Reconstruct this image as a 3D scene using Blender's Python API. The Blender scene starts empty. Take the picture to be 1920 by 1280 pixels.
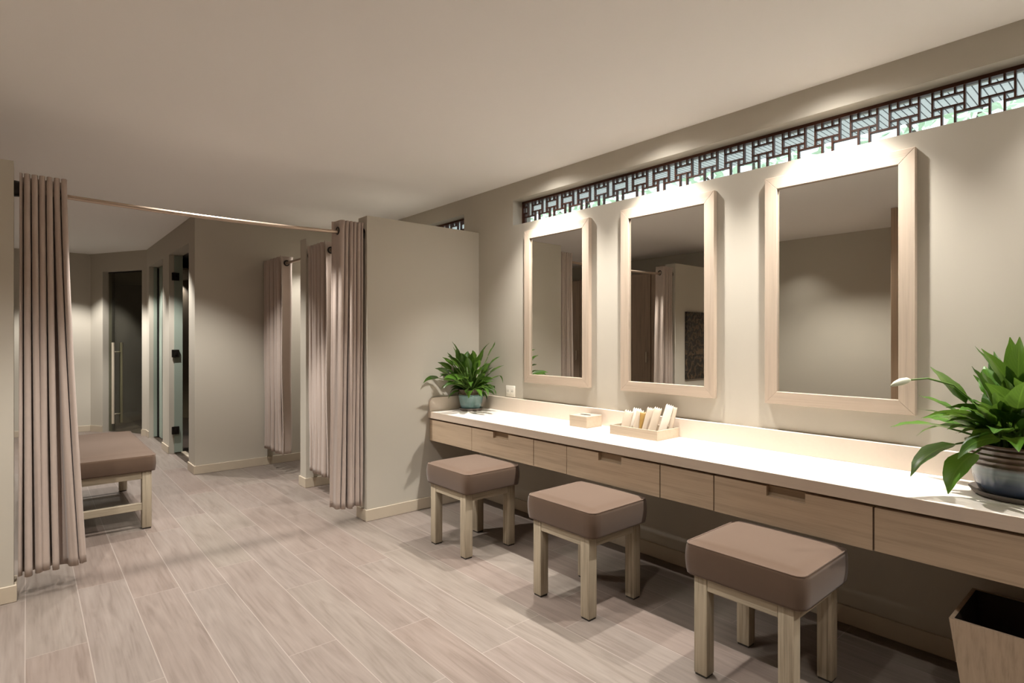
import bpy, bmesh, math, random
from mathutils import Vector, Matrix
random.seed(7)
sc = bpy.context.scene
COL = sc.collection
PI = math.pi

# ------------------------------------------------------------------ helpers
WL = {}                                    # world location of every object made here (mesh data is stored relative to it)

def link(o, parent, loc):
    COL.objects.link(o)
    if parent is not None:
        o.parent = parent
        o.location = Vector(loc) - WL[parent.name]
    else:
        o.location = loc
    WL[o.name] = Vector(loc)
    return o

def obj(name, bm, mat, parent=None, origin=None, smooth=False, auto=None):
    if origin is None:
        origin = WL[parent.name] if parent is not None else Vector((0, 0, 0))
    origin = Vector(origin)
    bmesh.ops.translate(bm, verts=bm.verts, vec=-origin)
    bmesh.ops.recalc_face_normals(bm, faces=bm.faces)
    me = bpy.data.meshes.new(name)
    bm.to_mesh(me); bm.free()
    if smooth or auto:
        for p in me.polygons: p.use_smooth = True
    if auto:
        me.set_sharp_from_angle(angle=math.radians(auto))
    if isinstance(mat, (list, tuple)):
        for m in mat: me.materials.append(m)
    else:
        me.materials.append(mat)
    o = bpy.data.objects.new(name, me)
    return link(o, parent, origin)

def tag(o, label=None, cat=None, group=None, kind=None):
    if label: o['label'] = label
    if cat: o['category'] = cat
    if group: o['group'] = group
    if kind: o['kind'] = kind
    return o

def empty(name, loc, label, cat, group=None, kind=None):
    o = bpy.data.objects.new(name, None)
    o.empty_display_size = .1
    link(o, None, loc)
    return tag(o, label, cat, group, kind)

def copy_tree(root, loc, label):
    r = root.copy(); COL.objects.link(r)
    r.location = loc; WL[r.name] = Vector(loc); r['label'] = label
    for ch in list(root.children):
        c = ch.copy(); COL.objects.link(c); c.parent = r
        for g in list(ch.children):
            d = g.copy(); COL.objects.link(d); d.parent = c
    return r

def NB(): return bmesh.new()

def box(bm, a, b, bev=0, seg=2, taper=None):
    """axis-aligned box from a to b; bev bevels all its edges"""
    x0, y0, z0 = a; x1, y1, z1 = b
    r = bmesh.ops.create_cube(bm, size=1)
    vs = r['verts']
    for v in vs:
        v.co = Vector((x0 + (v.co.x + .5) * (x1 - x0), y0 + (v.co.y + .5) * (y1 - y0), z0 + (v.co.z + .5) * (z1 - z0)))
    if bev:
        es = list({e for v in vs for e in v.link_edges})
        r2 = bmesh.ops.bevel(bm, geom=es, offset=bev, segments=seg, profile=.5, affect='EDGES')
        vs = list({v for f in r2['faces'] for v in f.verts} | {v for v in vs if v.is_valid})
    return vs

def prism(bm, pts, z0, z1):
    lo = [bm.verts.new((x, y, z0)) for x, y in pts]
    hi = [bm.verts.new((x, y, z1)) for x, y in pts]
    n = len(pts)
    bm.faces.new(lo[::-1]); bm.faces.new(hi)
    for i in range(n):
        bm.faces.new((lo[i], lo[(i + 1) % n], hi[(i + 1) % n], hi[i]))

def tube(bm, pts, r, n=12, cap=True):
    pts = [Vector(p) for p in pts]
    rings = []
    for i, p in enumerate(pts):
        t = (pts[min(i + 1, len(pts) - 1)] - pts[max(i - 1, 0)]).normalized()
        up = Vector((0, 0, 1)) if abs(t.z) < .9 else Vector((1, 0, 0))
        u = t.cross(up).normalized(); w = u.cross(t).normalized()
        rr = r[i] if isinstance(r, (list, tuple)) else r
        rings.append([bm.verts.new(p + u * rr * math.cos(2 * PI * k / n) + w * rr * math.sin(2 * PI * k / n)) for k in range(n)])
    for a, b in zip(rings, rings[1:]):
        for k in range(n):
            bm.faces.new((a[k], a[(k + 1) % n], b[(k + 1) % n], b[k]))
    if cap:
        bm.faces.new(rings[0][::-1]); bm.faces.new(rings[-1])

def lathe(bm, prof, c, n=48):
    rings = []
    for r, z in prof:
        if r < 1e-5:
            rings.append([bm.verts.new((c[0], c[1], c[2] + z))])
        else:
            rings.append([bm.verts.new((c[0] + r * math.cos(2 * PI * k / n), c[1] + r * math.sin(2 * PI * k / n), c[2] + z)) for k in range(n)])
    for a, b in zip(rings, rings[1:]):
        for k in range(n):
            k2 = (k + 1) % n
            if len(a) == 1 and len(b) == 1: continue
            if len(a) == 1: bm.faces.new((a[0], b[k2], b[k]))
            elif len(b) == 1: bm.faces.new((a[k], a[k2], b[0]))
            else: bm.faces.new((a[k], a[k2], b[k2], b[k]))

def torus(bm, c, axis, R, r, n=28, m=10):
    axis = Vector(axis).normalized()
    up = Vector((0, 0, 1)) if abs(axis.z) < .9 else Vector((1, 0, 0))
    u = axis.cross(up).normalized(); w = u.cross(axis)
    c = Vector(c); g = []
    for i in range(n):
        a = 2 * PI * i / n
        d = u * math.cos(a) + w * math.sin(a)
        g.append([bm.verts.new(c + d * (R + r * math.cos(2 * PI * j / m)) + axis * r * math.sin(2 * PI * j / m)) for j in range(m)])
    for i in range(n):
        for j in range(m):
            bm.faces.new((g[i][j], g[(i + 1) % n][j], g[(i + 1) % n][(j + 1) % m], g[i][(j + 1) % m]))

# ------------------------------------------------------------------ materials
class NT:
    def __init__(self, name):
        self.m = bpy.data.materials.new(name); self.m.use_nodes = True
        self.t = self.m.node_tree; self.b = self.t.nodes['Principled BSDF']
    def n(self, ty, **kw):
        x = self.t.nodes.new(ty)
        for k, v in kw.items(): setattr(x, k, v)
        return x
    def l(self, a, b): self.t.links.new(a, b)
    def math(self, op, a, b=None):
        x = self.n('ShaderNodeMath', operation=op)
        for i, v in enumerate((a, b)):
            if v is None: continue
            if isinstance(v, (int, float)): x.inputs[i].default_value = v
            else: self.l(v, x.inputs[i])
        return x.outputs[0]
    def mix(self, f, a, b, blend='MIX'):
        x = self.n('ShaderNodeMix', data_type='RGBA', blend_type=blend)
        for s, v in ((x.inputs[0], f), (x.inputs[6], a), (x.inputs[7], b)):
            if isinstance(v, (int, float)): s.default_value = v
            elif isinstance(v, tuple): s.default_value = (*v[:3], 1)
            else: self.l(v, s)
        return x.outputs[2]
    def ramp(self, f, stops):
        x = self.n('ShaderNodeValToRGB')
        e = x.color_ramp.elements
        while len(e) < len(stops): e.new(.5)
        for el, (p, c) in zip(e, stops):
            el.position = p; el.color = (*c, 1) if len(c) == 3 else c
        self.l(f, x.inputs[0]); return x.outputs[0]
    def noise(self, vec, scale, detail=4, rough=.55):
        x = self.n('ShaderNodeTexNoise'); x.inputs['Scale'].default_value = scale
        x.inputs['Detail'].default_value = detail; x.inputs['Roughness'].default_value = rough
        if vec is not None: self.l(vec, x.inputs['Vector'])
        return x.outputs['Fac']
    def coord(self, which='Object', scale=(1, 1, 1)):
        c = self.n('ShaderNodeTexCoord'); mp = self.n('ShaderNodeMapping')
        self.l(c.outputs[which], mp.inputs[0]); mp.inputs['Scale'].default_value = scale
        return mp.outputs[0]
    def bump(self, h, strength=.2, dist=.002):
        x = self.n('ShaderNodeBump'); x.inputs['Strength'].default_value = strength; x.inputs['Distance'].default_value = dist
        self.l(h, x.inputs['Height']); self.l(x.outputs[0], self.b.inputs['Normal'])

def plain(name, col, rough=.6, metal=0., var=.04, scale=3., bump=0., spec=.5):
    t = NT(name)
    v = t.coord(); f = t.noise(v, scale, 3)
    c = t.mix(f, tuple(x * (1 - var) for x in col), tuple(min(1, x * (1 + var)) for x in col))
    t.l(c, t.b.inputs['Base Color'])
    t.b.inputs['Roughness'].default_value = rough; t.b.inputs['Metallic'].default_value = metal
    t.b.inputs['Specular IOR Level'].default_value = spec
    if bump: t.bump(t.noise(t.coord(), 300, 2), bump, .0006)
    return t.m

def wood(name, col, axis='X', contrast=.25, rough=.55, dark=None, sc_=1.):
    """bleached straight-grained oak, grain running along axis"""
    t = NT(name)
    s = [38 * sc_, 38 * sc_, 38 * sc_]; s['XYZ'.index(axis)] = 1.6 * sc_
    v = t.coord('Object', tuple(s))
    f1 = t.noise(v, 1.0, 6, .65)
    s2 = [140, 140, 140]; s2['XYZ'.index(axis)] = 3.
    f2 = t.noise(t.coord('Object', tuple(s2)), 1.0, 3, .6)
    f = t.math('ADD', t.math('MULTIPLY', f1, .6), t.math('MULTIPLY', f2, .4))
    dk = dark or tuple(x * (1 - 1.6 * contrast) for x in col)
    c = t.ramp(f, [(.3, dk), (.5, col), (.7, tuple(min(1, x * (1 + .6 * contrast)) for x in col))])
    t.l(c, t.b.inputs['Base Color']); t.b.inputs['Roughness'].default_value = rough
    t.b.inputs['Specular IOR Level'].default_value = .3
    t.bump(f2, .12, .001)
    return t.m

def fabric(name, col, var=.1, sheen=.2, thread=900, rough=.9):
    t = NT(name)
    v = t.coord('Object')
    f = t.noise(v, 14, 4); g = t.noise(v, thread, 2)
    c = t.mix(t.math('ADD', t.math('MULTIPLY', f, .5), t.math('MULTIPLY', g, .5)), tuple(x * (1 - var) for x in col), tuple(x * (1 + var) for x in col))
    t.l(c, t.b.inputs['Base Color']); t.b.inputs['Roughness'].default_value = rough
    t.b.inputs['Sheen Weight'].default_value = sheen; t.b.inputs['Specular IOR Level'].default_value = .2
    t.bump(g, .15, .0008)
    return t.m

def floor_mat():
    t = NT('floor_planks')
    W, L, Y0 = .2095, 1.2, -.005
    c = t.n('ShaderNodeTexCoord'); sp = t.n('ShaderNodeSeparateXYZ'); t.l(c.outputs['Object'], sp.inputs[0])
    x, y = sp.outputs[0], sp.outputs[1]
    yr = t.math('DIVIDE', t.math('SUBTRACT', y, Y0), W)
    row = t.math('FLOOR', yr); fy = t.math('FRACT', yr)
    wn = t.n('ShaderNodeTexWhiteNoise', noise_dimensions='1D'); t.l(row, wn.inputs['W'])
    xr = t.math('ADD', t.math('DIVIDE', x, L), t.math('MULTIPLY', wn.outputs['Value'], 1.0))
    col = t.math('FLOOR', xr); fx = t.math('FRACT', xr)
    cm = t.n('ShaderNodeCombineXYZ'); t.l(row, cm.inputs[0]); t.l(col, cm.inputs[1])
    wc = t.n('ShaderNodeTexWhiteNoise', noise_dimensions='2D'); t.l(cm.outputs[0], wc.inputs['Vector'])
    # grain: stretched noise, shifted per plank
    sh = t.n('ShaderNodeVectorMath', operation='MULTIPLY_ADD')
    t.l(wc.outputs['Color'], sh.inputs[0]); sh.inputs[1].default_value = (37, 11, 5); t.l(c.outputs['Object'], sh.inputs[2])
    m1 = t.n('ShaderNodeMapping'); t.l(sh.outputs[0], m1.inputs[0]); m1.inputs['Scale'].default_value = (1.6, 16, 1)
    nz = t.n('ShaderNodeTexNoise'); t.l(m1.outputs[0], nz.inputs['Vector']); nz.inputs['Scale'].default_value = 1.3
    nz.inputs['Detail'].default_value = 6; nz.inputs['Distortion'].default_value = 1.6
    m2 = t.n('ShaderNodeMapping'); t.l(sh.outputs[0], m2.inputs[0]); m2.inputs['Scale'].default_value = (4, 110, 1)
    n2 = t.n('ShaderNodeTexNoise'); t.l(m2.outputs[0], n2.inputs['Vector']); n2.inputs['Scale'].default_value = 1; n2.inputs['Detail'].default_value = 3
    g = t.math('ADD', t.math('MULTIPLY', nz.outputs['Fac'], .65), t.math('MULTIPLY', n2.outputs['Fac'], .35))
    base = t.ramp(g, [(.28, (.130, .103, .087)), (.48, (.182, .150, .130)), (.66, (.213, .180, .157))])
    hue = t.ramp(wc.outputs['Value'], [(0, (.98, .93, .91)), (.5, (1, 1, 1)), (1, (1.0, 1.02, .99))])
    colr = t.mix(1.0, base, hue, 'MULTIPLY')
    gy = t.math('LESS_THAN', t.math('MINIMUM', fy, t.math('SUBTRACT', 1, fy)), .0018 / W)
    gx = t.math('LESS_THAN', t.math('MINIMUM', fx, t.math('SUBTRACT', 1, fx)), .0014 / L)
    gr = t.math('MAXIMUM', gy, gx)
    fin = t.mix(gr, colr, (.275, .235, .208))
    t.l(fin, t.b.inputs['Base Color'])
    rg = t.math('ADD', t.math('MULTIPLY', g, .25), .34); t.l(rg, t.b.inputs['Roughness'])
    t.b.inputs['Specular IOR Level'].default_value = .35
    t.bump(t.math('SUBTRACT', g, t.math('MULTIPLY', gr, .6)), .12, .002)
    return t.m

M = {}
M['wall'] = plain('wall_paint', (.475, .442, .378), .75, var=.02, scale=1.2, spec=.25)
M['ceil'] = plain('ceiling_paint', (.93, .925, .92), .85, var=.015, scale=1., spec=.2)
M['floor'] = floor_mat()
M['base'] = plain('baseboard_paint', (.50, .43, .335), .5, var=.05, scale=9)
M['stone'] = plain('counter_stone', (.86, .80, .73), .32, var=.03, scale=60)
M['splash'] = plain('splash_laminate', (.70, .61, .52), .4, var=.03, scale=60)
M['edge'] = wood('edge_shaded_tone', (.57, .475, .385), 'X', .06)  # darker version of the counter finish, shade of its front put into the colour
M['frame_v'] = wood('pale_oak_upright', (.47, .385, .305), 'Z', .12)
M['frame_h'] = wood('pale_oak_flat', (.47, .385, .305), 'X', .12)
M['drawer'] = wood('drawer_oak', (.42, .32, .225), 'X', .2)
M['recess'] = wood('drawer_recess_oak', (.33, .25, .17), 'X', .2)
M['leg'] = wood('whitewashed_leg', (.36, .305, .225), 'Z', .42, dark=(.13, .10, .065))
M['railx'] = wood('whitewashed_rail_x', (.36, .305, .225), 'X', .35)
M['raily'] = wood('whitewashed_rail_y', (.36, .305, .225), 'Y', .35)
M['foot'] = plain('foot_pad', (.03, .025, .02), .7)
M['cushion'] = fabric('taupe_upholstery', (.098, .062, .041), .12, .2, 700)
M['curtain'] = fabric('taupe_curtain', (.43, .355, .31), .10, .25, 500)
M['black'] = plain('black_metal', (.018, .014, .012), .35, .6)
M['rod'] = plain('champagne_rod', (.46, .36, .285), .33, .8, var=.03)
M['chrome'] = plain('brushed_steel', (.62, .55, .44), .35, .35)
M['plate'] = plain('white_plastic', (.80, .76, .68), .4)
M['slot'] = plain('dark_slot', (.02, .018, .015), .8)
M['lattice'] = wood('dark_lattice_wood', (.075, .028, .016), 'X', .3, rough=.45)
M['box'] = wood('pale_box_wood', (.46, .38, .29), 'X', .1)
M['bin'] = wood('bin_oak', (.42, .325, .235), 'Z', .2)
M['bin_in'] = plain('bin_lining', (.035, .025, .02), .8)
M['darkwood'] = wood('locker_wood', (.34, .255, .195), 'Z', .25)
M['wardrobe'] = wood('wardrobe_wood', (.34, .235, .155), 'Z', .25)
M['darkstone'] = plain('dark_stone', (.055, .045, .035), .5, var=.25, scale=4)
M['darkstone_l'] = plain('brown_stone', (.20, .16, .11), .6, var=.25, scale=5)
M['darkfloor'] = plain('dark_tile', (.05, .035, .025), .4, var=.2, scale=6)
M['soil'] = plain('soil', (.03, .02, .013), .95, var=.4, scale=60)
M['render'] = plain('outside_ground', (.62, .60, .55), .9, var=.1, scale=2)

def mirror_mat():
    t = NT('mirror_silver')
    g = t.n('ShaderNodeBsdfGlossy'); g.inputs['Color'].default_value = (.74, .735, .70, 1); g.inputs['Roughness'].default_value = 0.0
    t.l(g.outputs[0], t.t.nodes['Material Output'].inputs['Surface']); return t.m
M['mirror'] = mirror_mat()

def glass_mat(name, tint, refl=.08, rough=.02, haze=0., hcol=(.3, .33, .28)):
    t = NT(name)
    tr = t.n('ShaderNodeBsdfTransparent'); tr.inputs[0].default_value = (*tint, 1)
    gl = t.n('ShaderNodeBsdfGlossy'); gl.inputs['Roughness'].default_value = rough; gl.inputs['Color'].default_value = (.9, .9, .88, 1)
    lw = t.n('ShaderNodeLayerWeight'); lw.inputs[0].default_value = .5
    fr = t.math('ADD', t.math('MULTIPLY', t.math('POWER', lw.outputs['Facing'], 5.0), .9), .04 + refl)
    mx = t.n('ShaderNodeMixShader'); t.l(fr, mx.inputs[0])
    t.l(tr.outputs[0], mx.inputs[1]); t.l(gl.outputs[0], mx.inputs[2])
    out = mx.outputs[0]
    if haze:
        d = t.n('ShaderNodeBsdfDiffuse'); d.inputs[0].default_value = (*hcol, 1)
        m2 = t.n('ShaderNodeMixShader'); m2.inputs[0].default_value = haze
        t.l(out, m2.inputs[1]); t.l(d.outputs[0], m2.inputs[2]); out = m2.outputs[0]
    t.l(out, t.t.nodes['Material Output'].inputs['Surface']); return t.m
M['pane'] = glass_mat('window_glass', (.93, .96, .95), .0, .05)
M['doorglass'] = glass_mat('door_glass', (.75, .76, .70), .03, .03)
M['greenglass'] = glass_mat('frosted_green_glass', (.5, .58, .52), .03, .3, .75, (.36, .42, .36))

def leaf_mat(name, c0, c1, rib):
    t = NT(name)
    uv = t.n('ShaderNodeUVMap'); sp = t.n('ShaderNodeSeparateXYZ'); t.l(uv.outputs[0], sp.inputs[0])
    u = t.math('ABSOLUTE', t.math('SUBTRACT', sp.outputs[0], .5))
    oi = t.n('ShaderNodeNewGeometry')
    rnd = oi.outputs['Random Per Island']
    base = t.mix(rnd, c0, c1)
    # side veins
    vv = t.math('FRACT', t.math('ADD', t.math('MULTIPLY', sp.outputs[1], 11), t.math('MULTIPLY', u, -7)))
    vein = t.math('MULTIPLY', t.math('LESS_THAN', vv, .16), .22)
    mid = t.math('MULTIPLY', t.math('LESS_THAN', u, .035), .55)
    c = t.mix(t.math('MAXIMUM', vein, mid), base, rib)
    t.l(c, t.b.inputs['Base Color']); t.b.inputs['Roughness'].default_value = .34
    tl = t.n('ShaderNodeBsdfTranslucent'); t.l(t.mix(.5, c, (.25, .42, .05)), tl.inputs[0])
    mx = t.n('ShaderNodeMixShader'); mx.inputs[0].default_value = .22
    t.l(t.b.outputs[0], mx.inputs[1]); t.l(tl.outputs[0], mx.inputs[2])
    t.l(mx.outputs[0], t.t.nodes['Material Output'].inputs['Surface'])
    return t.m
M['leaf'] = leaf_mat('lily_leaf', (.018, .058, .009), (.065, .165, .016), (.13, .24, .04))
M['tree_leaf'] = plain('tree_leaf', (.55, .70, .50), .6, var=.25, scale=3)
M['bark'] = plain('bark', (.10, .08, .06), .9, var=.3, scale=20)
M['bud'] = plain('flower_white', (.72, .76, .60), .5, var=.1, scale=20)
M['stalk'] = plain('stalk_green', (.10, .19, .03), .5)

def pot_mat(name, brown, mid, low, zs):
    t = NT(name)
    c = t.n('ShaderNodeTexCoord'); sp = t.n('ShaderNodeSeparateXYZ'); t.l(c.outputs['Object'], sp.inputs[0])
    nz = t.noise(c.outputs['Object'], 30, 3)
    st = t.noise(t.coord('Object', (3, 3, 130)), 1, 2)
    z = t.math('ADD', sp.outputs[2], t.math('MULTIPLY', t.math('SUBTRACT', nz, .5), .012))
    zz = t.math('DIVIDE', z, .2)
    col = t.ramp(zz, [(zs[0] / .2, low), (zs[1] / .2, mid), (zs[2] / .2, tuple(x * 1.15 for x in mid)), (zs[3] / .2, brown)])
    col = t.mix(t.math('MULTIPLY', st, .55), col, tuple(x * .45 for x in mid))
    t.l(col, t.b.inputs['Base Color']); t.b.inputs['Roughness'].default_value = .2
    t.b.inputs['Coat Weight'].default_value = .4
    return t.m
M['pot_teal'] = pot_mat('teal_glaze', (.13, .065, .03), (.17, .30, .30), (.14, .27, .28), (.03, .08, .125, .132))
M['pot_blue'] = pot_mat('blue_glaze', (.10, .042, .016), (.15, .19, .21), (.040, .060, .125), (.06, .085, .105, .122))
M['saucer'] = plain('saucer_clay', (.15, .125, .11), .45, var=.1, scale=20)
M['paper'] = plain('packet_paper', (.47, .39, .30), .6, var=.06, scale=25)
M['paper_w'] = plain('packet_white', (.60, .54, .455), .5, var=.05, scale=25)
M['kraft'] = plain('packet_gold', (.36, .22, .06), .5, var=.15, scale=40)

def art_mat():
    t = NT('carved_relief')
    v = t.coord('Object', (1, 1, 1))
    w = t.n('ShaderNodeTexWave', wave_type='RINGS'); w.inputs['Scale'].default_value = 3.2; w.inputs['Distortion'].default_value = 11
    w.inputs['Detail'].default_value = 4; w.inputs['Detail Scale'].default_value = 3.5; t.l(v, w.inputs['Vector'])
    c = t.ramp(w.outputs['Fac'], [(.2, (.008, .005, .003)), (.7, (.024, .015, .008)), (1, (.085, .05, .025))])
    t.l(c, t.b.inputs['Base Color']); t.b.inputs['Roughness'].default_value = .45
    t.bump(w.outputs['Fac'], .5, .01)
    return t.m
M['art'] = art_mat()

def eave_mat():
    t = NT('eave_boards')
    c = t.n('ShaderNodeTexCoord'); sp = t.n('ShaderNodeSeparateXYZ'); t.l(c.outputs['Object'], sp.inputs[0])
    f = t.math('FRACT', t.math('DIVIDE', sp.outputs[0], .05))
    g = t.math('LESS_THAN', f, .17)
    t.l(t.mix(g, (.80, .82, .84), (.10, .11, .12)), t.b.inputs['Base Color']); t.b.inputs['Roughness'].default_value = .8
    return t.m
M['eave'] = eave_mat()

# ------------------------------------------------------------------ dimensions
D = 2.915            # face of the mirror wall
ZC = 2.565           # ceiling
ZP = 2.235           # top of the partitions
XA = -3.82           # face of the changing-room partition nearest the camera
CW = 1.255           # corridor wall face
XE = -10.2           # far end wall
YB = -1.41           # wall behind the camera
XR = 2.2             # wall to the right of the camera

def struct(name, bm, mat, label=None, parent=None, origin=None, **kw):
    o = obj(name, bm, mat, parent, origin, **kw)
    if parent is None: tag(o, label, None, None, 'structure')
    return o

# ------------------------------------------------------------------ room shell
b = NB(); box(b, (-12.5, YB - .2, -.1), (XR + .2, CW + .05, 0)); box(b, (-6.40, CW + .05, -.1), (XR + .2, D + .2, 0))
struct('floor', b, M['floor'], 'pale wood-look plank tile floor')
b = NB(); box(b, (-12.5, CW + .05, -.1), (-6.40, D + .2, -.002))
struct('floor_shower', b, M['darkfloor'], 'dark tile floor behind the glass doors')
b = NB(); box(b, (-12.5, YB - .2, ZC), (XR + .2, D + .2, ZC + .1))
struct('ceiling', b, M['ceil'], 'smooth off-white painted ceiling')

# mirror wall with two strip window recesses
W1 = (-3.377, .95); W2 = (-5.12, -4.035); WZ = (2.228, 2.428)
b = NB()
box(b, (-12.5, D, 0), (XR + .2, D + .19, WZ[0]))
box(b, (-12.5, D, WZ[1]), (XR + .2, D + .19, ZC))
for x0, x1 in ((-12.5, W2[0]), (W2[1], W1[0]), (W1[1], XR + .2)):
    box(b, (x0, D, WZ[0]), (x1, D + .19, WZ[1]))
bmesh.ops.remove_doubles(b, verts=b.verts, dist=1e-5)
struct('wall_right', b, M['wall'], 'sage-beige wall carrying the mirrors and the strip windows')
b = NB(); box(b, (XR, YB, 0), (XR + .15, D, ZC)); struct('wall_near', b, M['wall'], 'plain wall beside the camera')
b = NB(); box(b, (XA - .14, YB - .15, 0), (XR + .15, YB, ZC)); struct('wall_rear', b, M['wall'], 'plain wall behind the camera, reflected in the largest mirror')
b = NB(); box(b, (XA - .14, 1.887, 0), (XA, D, ZP)); struct('wall_partition', b, M['wall'], 'low partition wall at the end of the vanity counter')
b = NB(); box(b, (XA - .14, YB, 0), (XA, -.05, ZP)); struct('wall_left', b, M['wall'], 'low partition wall at the left edge, where the curtain rod starts')
XB = -5.045
b = NB(); box(b, (XB - .135, 1.90, 0), (XB, D, ZP)); struct('wall_booth', b, M['wall'], 'partition wall between the two changing booths')
# block with the shower doors: booth side wall plus corridor wall with two openings
O1 = (-7.573, -6.52); O2 = (-8.986, -7.98); ZO = 2.314; WT = .137
b = NB()
box(b, (-6.385, CW, 0), (-6.25, D, ZC))
for x0, x1 in ((-9.18, O2[0]), (O2[1], O1[0]), (O1[1], -6.385)):
    box(b, (x0, CW, 0), (x1, CW + WT, ZC))
for x0, x1 in (O1, O2): box(b, (x0, CW, ZO), (x1, CW + WT, ZC))
struct('wall_corridor', b, M['wall'], 'corridor wall with two glass door openings')
# angled wall with the third glass door
A = Vector((-9.18, CW, 0)); Bv = Vector((XE, .704, 0)); dv = (Bv - A); DL = dv.length; dv.normalize(); nv = Vector((-dv.y, dv.x, 0))   # nv points to the corridor side or away
if nv.y > 0: nv = -nv
def dg(t, o): p = A + dv * (t * DL) - nv * o; return (p.x, p.y)
T0, T1 = .083, .777
b = NB()
prism(b, [dg(-.06, 0) if False else dg(0, 0), dg(T0, 0), dg(T0, .13), dg(-.03, .13)], 0, ZC)
prism(b, [dg(T1, 0), dg(1, 0), dg(1.1, .13), dg(T1, .13)], 0, ZC)
prism(b, [dg(T0, 0), dg(T1, 0), dg(T1, .13), dg(T0, .13)], 2.30, ZC)
struct('wall_angled', b, M['wall'], 'short angled wall holding the glass door with the long pull handle')
b = NB(); box(b, (XE - .15, YB - .15, 0), (XE, .704, ZC)); struct('wall_end', b, M['wall'], 'far end wall of the corridor')
b = NB(); box(b, (XE, YB - .15, 0), (XA - .14, YB, ZC)); struct('wall_corridor_rear', b, M['wall'], 'wall behind the timber lockers')
# dark linings of the rooms behind the glass doors
b = NB()
box(b, (-12.45, D - .06, 0), (-6.40, D - .01, ZC)); box(b, (-6.45, CW + WT, 0), (-6.39, D - .06, ZC)); box(b, (-12.5, .3, 0), (-12.42, D, ZC))
box(b, (-7.75, CW + WT + .25, 0), (-7.70, D - .06, ZC)); box(b, (-12.5, .2, 0), (-10.21, .3, ZC))
struct('wall_shower', b, M['darkstone'], 'dark stone lining behind the glass doors')
b = NB()
q = [dg(.1, 1.5), dg(1.3, 1.5), dg(1.3, 1.55), dg(.1, 1.55)]
prism(b, q, 0, ZC)
struct('wall_steam', b, M['darkstone_l'], 'brown stone wall seen through the angled glass door')
b = NB(); prism(b, [(-12.4, .2), (-9.25, 1.36), (-9.25, 2.8), (-12.4, 2.8)], 2.33, 2.36)
struct('ceiling_steam', b, M['darkstone_l'], 'low brown ceiling behind the angled glass door')

# baseboards
BH, BT = .085, .012
def bb(name, label, boxes=None, prisms=None):
    b = NB()
    for a in boxes or []: box(b, a[:3], a[3:], .0025, 1)
    for q in prisms or []: prism(b, q, 0, BH)
    struct(name, b, M['base'], label)
bb('baseboard_right', 'cream baseboard under the vanity counter', [(XA, D - BT, 0, XR, D, BH)])
bb('baseboard_partition', 'cream baseboard round the partition at the counter end',
   [(XA, 1.875, 0, XA + BT, D - BT, BH), (XA - .14, 1.875, 0, XA, 1.887, BH), (XA - .152, 1.875, 0, XA - .14, D, BH)])
bb('baseboard_left', 'cream baseboard of the left partition',
   [(XA, YB, 0, XA + BT, -.038, BH), (XA - .14, -.05, 0, XA, -.038, BH), (XA - .152, YB, 0, XA - .14, -.038, BH)])
bb('baseboard_booth', 'cream baseboard of the partition between booths',
   [(XB, 1.888, 0, XB + BT, D, BH), (XB - .135, 1.888, 0, XB, 1.90, BH), (XB - .147, 1.888, 0, XB - .135, D, BH)])
bb('baseboard_corridor', 'cream baseboard along the corridor wall',
   [(-6.25, CW - BT, 0, -6.238, D, BH), (O1[1], CW - BT, 0, -6.25, CW, BH), (O2[1], CW - BT, 0, O1[0], CW, BH), (-9.18, CW - BT, 0, O2[0], CW, BH)])
bb('baseboard_angled', 'cream baseboard of the angled wall', None,
   [[dg(0, -BT), dg(T0, -BT), dg(T0, 0), dg(0, 0)], [dg(T1, -BT), dg(1, -BT), dg(1, 0), dg(T1, 0)]])
bb('baseboard_end', 'cream baseboard of the far end wall', [(XE, YB, 0, XE + BT, .70, BH)])
bb('baseboard_rear', 'cream baseboard behind the camera', [(XA, YB, 0, XR, YB + BT, BH)])

# ------------------------------------------------------------------ strip windows with dark fretwork
def lattice_window(name, x0, x1, phase, label):
    yl = D + .095
    root = empty(name, (x0, yl, WZ[0]), label, None, None, 'structure')
    z0, z1 = WZ
    b = NB()
    box(b, (x0, yl, z1 - .017), (x1, yl + .03, z1), .001, 1); box(b, (x0, yl, z0), (x1, yl + .03, z0 + .017), .001, 1)
    box(b, (x0, yl, z0), (x0 + .018, yl + .03, z1)); box(b, (x1 - .018, yl, z0), (x1, yl + .03, z1))
    obj('window_frame', b, M['lattice'], root)
    P, a = .162, .050; s = .0325; bw = .0038
    L0 = z1 - .015; L1 = L0 - .031; L2 = L1 - .048; L3 = L2 - .031; L4 = z0 + .01
    b = NB(); ya, yb = yl + .004, yl + .024
    def V(x, zt, zb):
        if x0 < x - bw and x + bw < x1: box(b, (x - bw, ya, zb), (x + bw, yb, zt))
    def Hh(xa, xb, z):
        xa = max(xa, x0 + .005); xb = min(xb, x1 - .005)
        if xb > xa: box(b, (xa, ya + .001, z - bw), (xb, yb - .001, z + bw))
    k = -1
    x = x0 + phase - P
    while x < x1:
        V(x, L0, L3); V(x + a, L0, L3)
        Hh(x + a, x + P, L1); Hh(x + a, x + P, L2); Hh(x - s, x + a + s, L3)
        for xx in (x + a + s, x + P - s): V(xx, L0, L1); V(xx, L2, L4)
        x += P
    obj('fretwork', b, M['lattice'], root)
    b = NB(); box(b, (x0, yl + .030, z0), (x1, yl + .034, z1)); obj('pane', b, M['pane'], root)
    return root
lattice_window('window_1', W1[0], W1[1], .060, 'long strip window with dark fretwork above the mirrors')
lattice_window('window_2', W2[0], W2[1], .03, 'short strip window with dark fretwork inside the changing booth')

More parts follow.
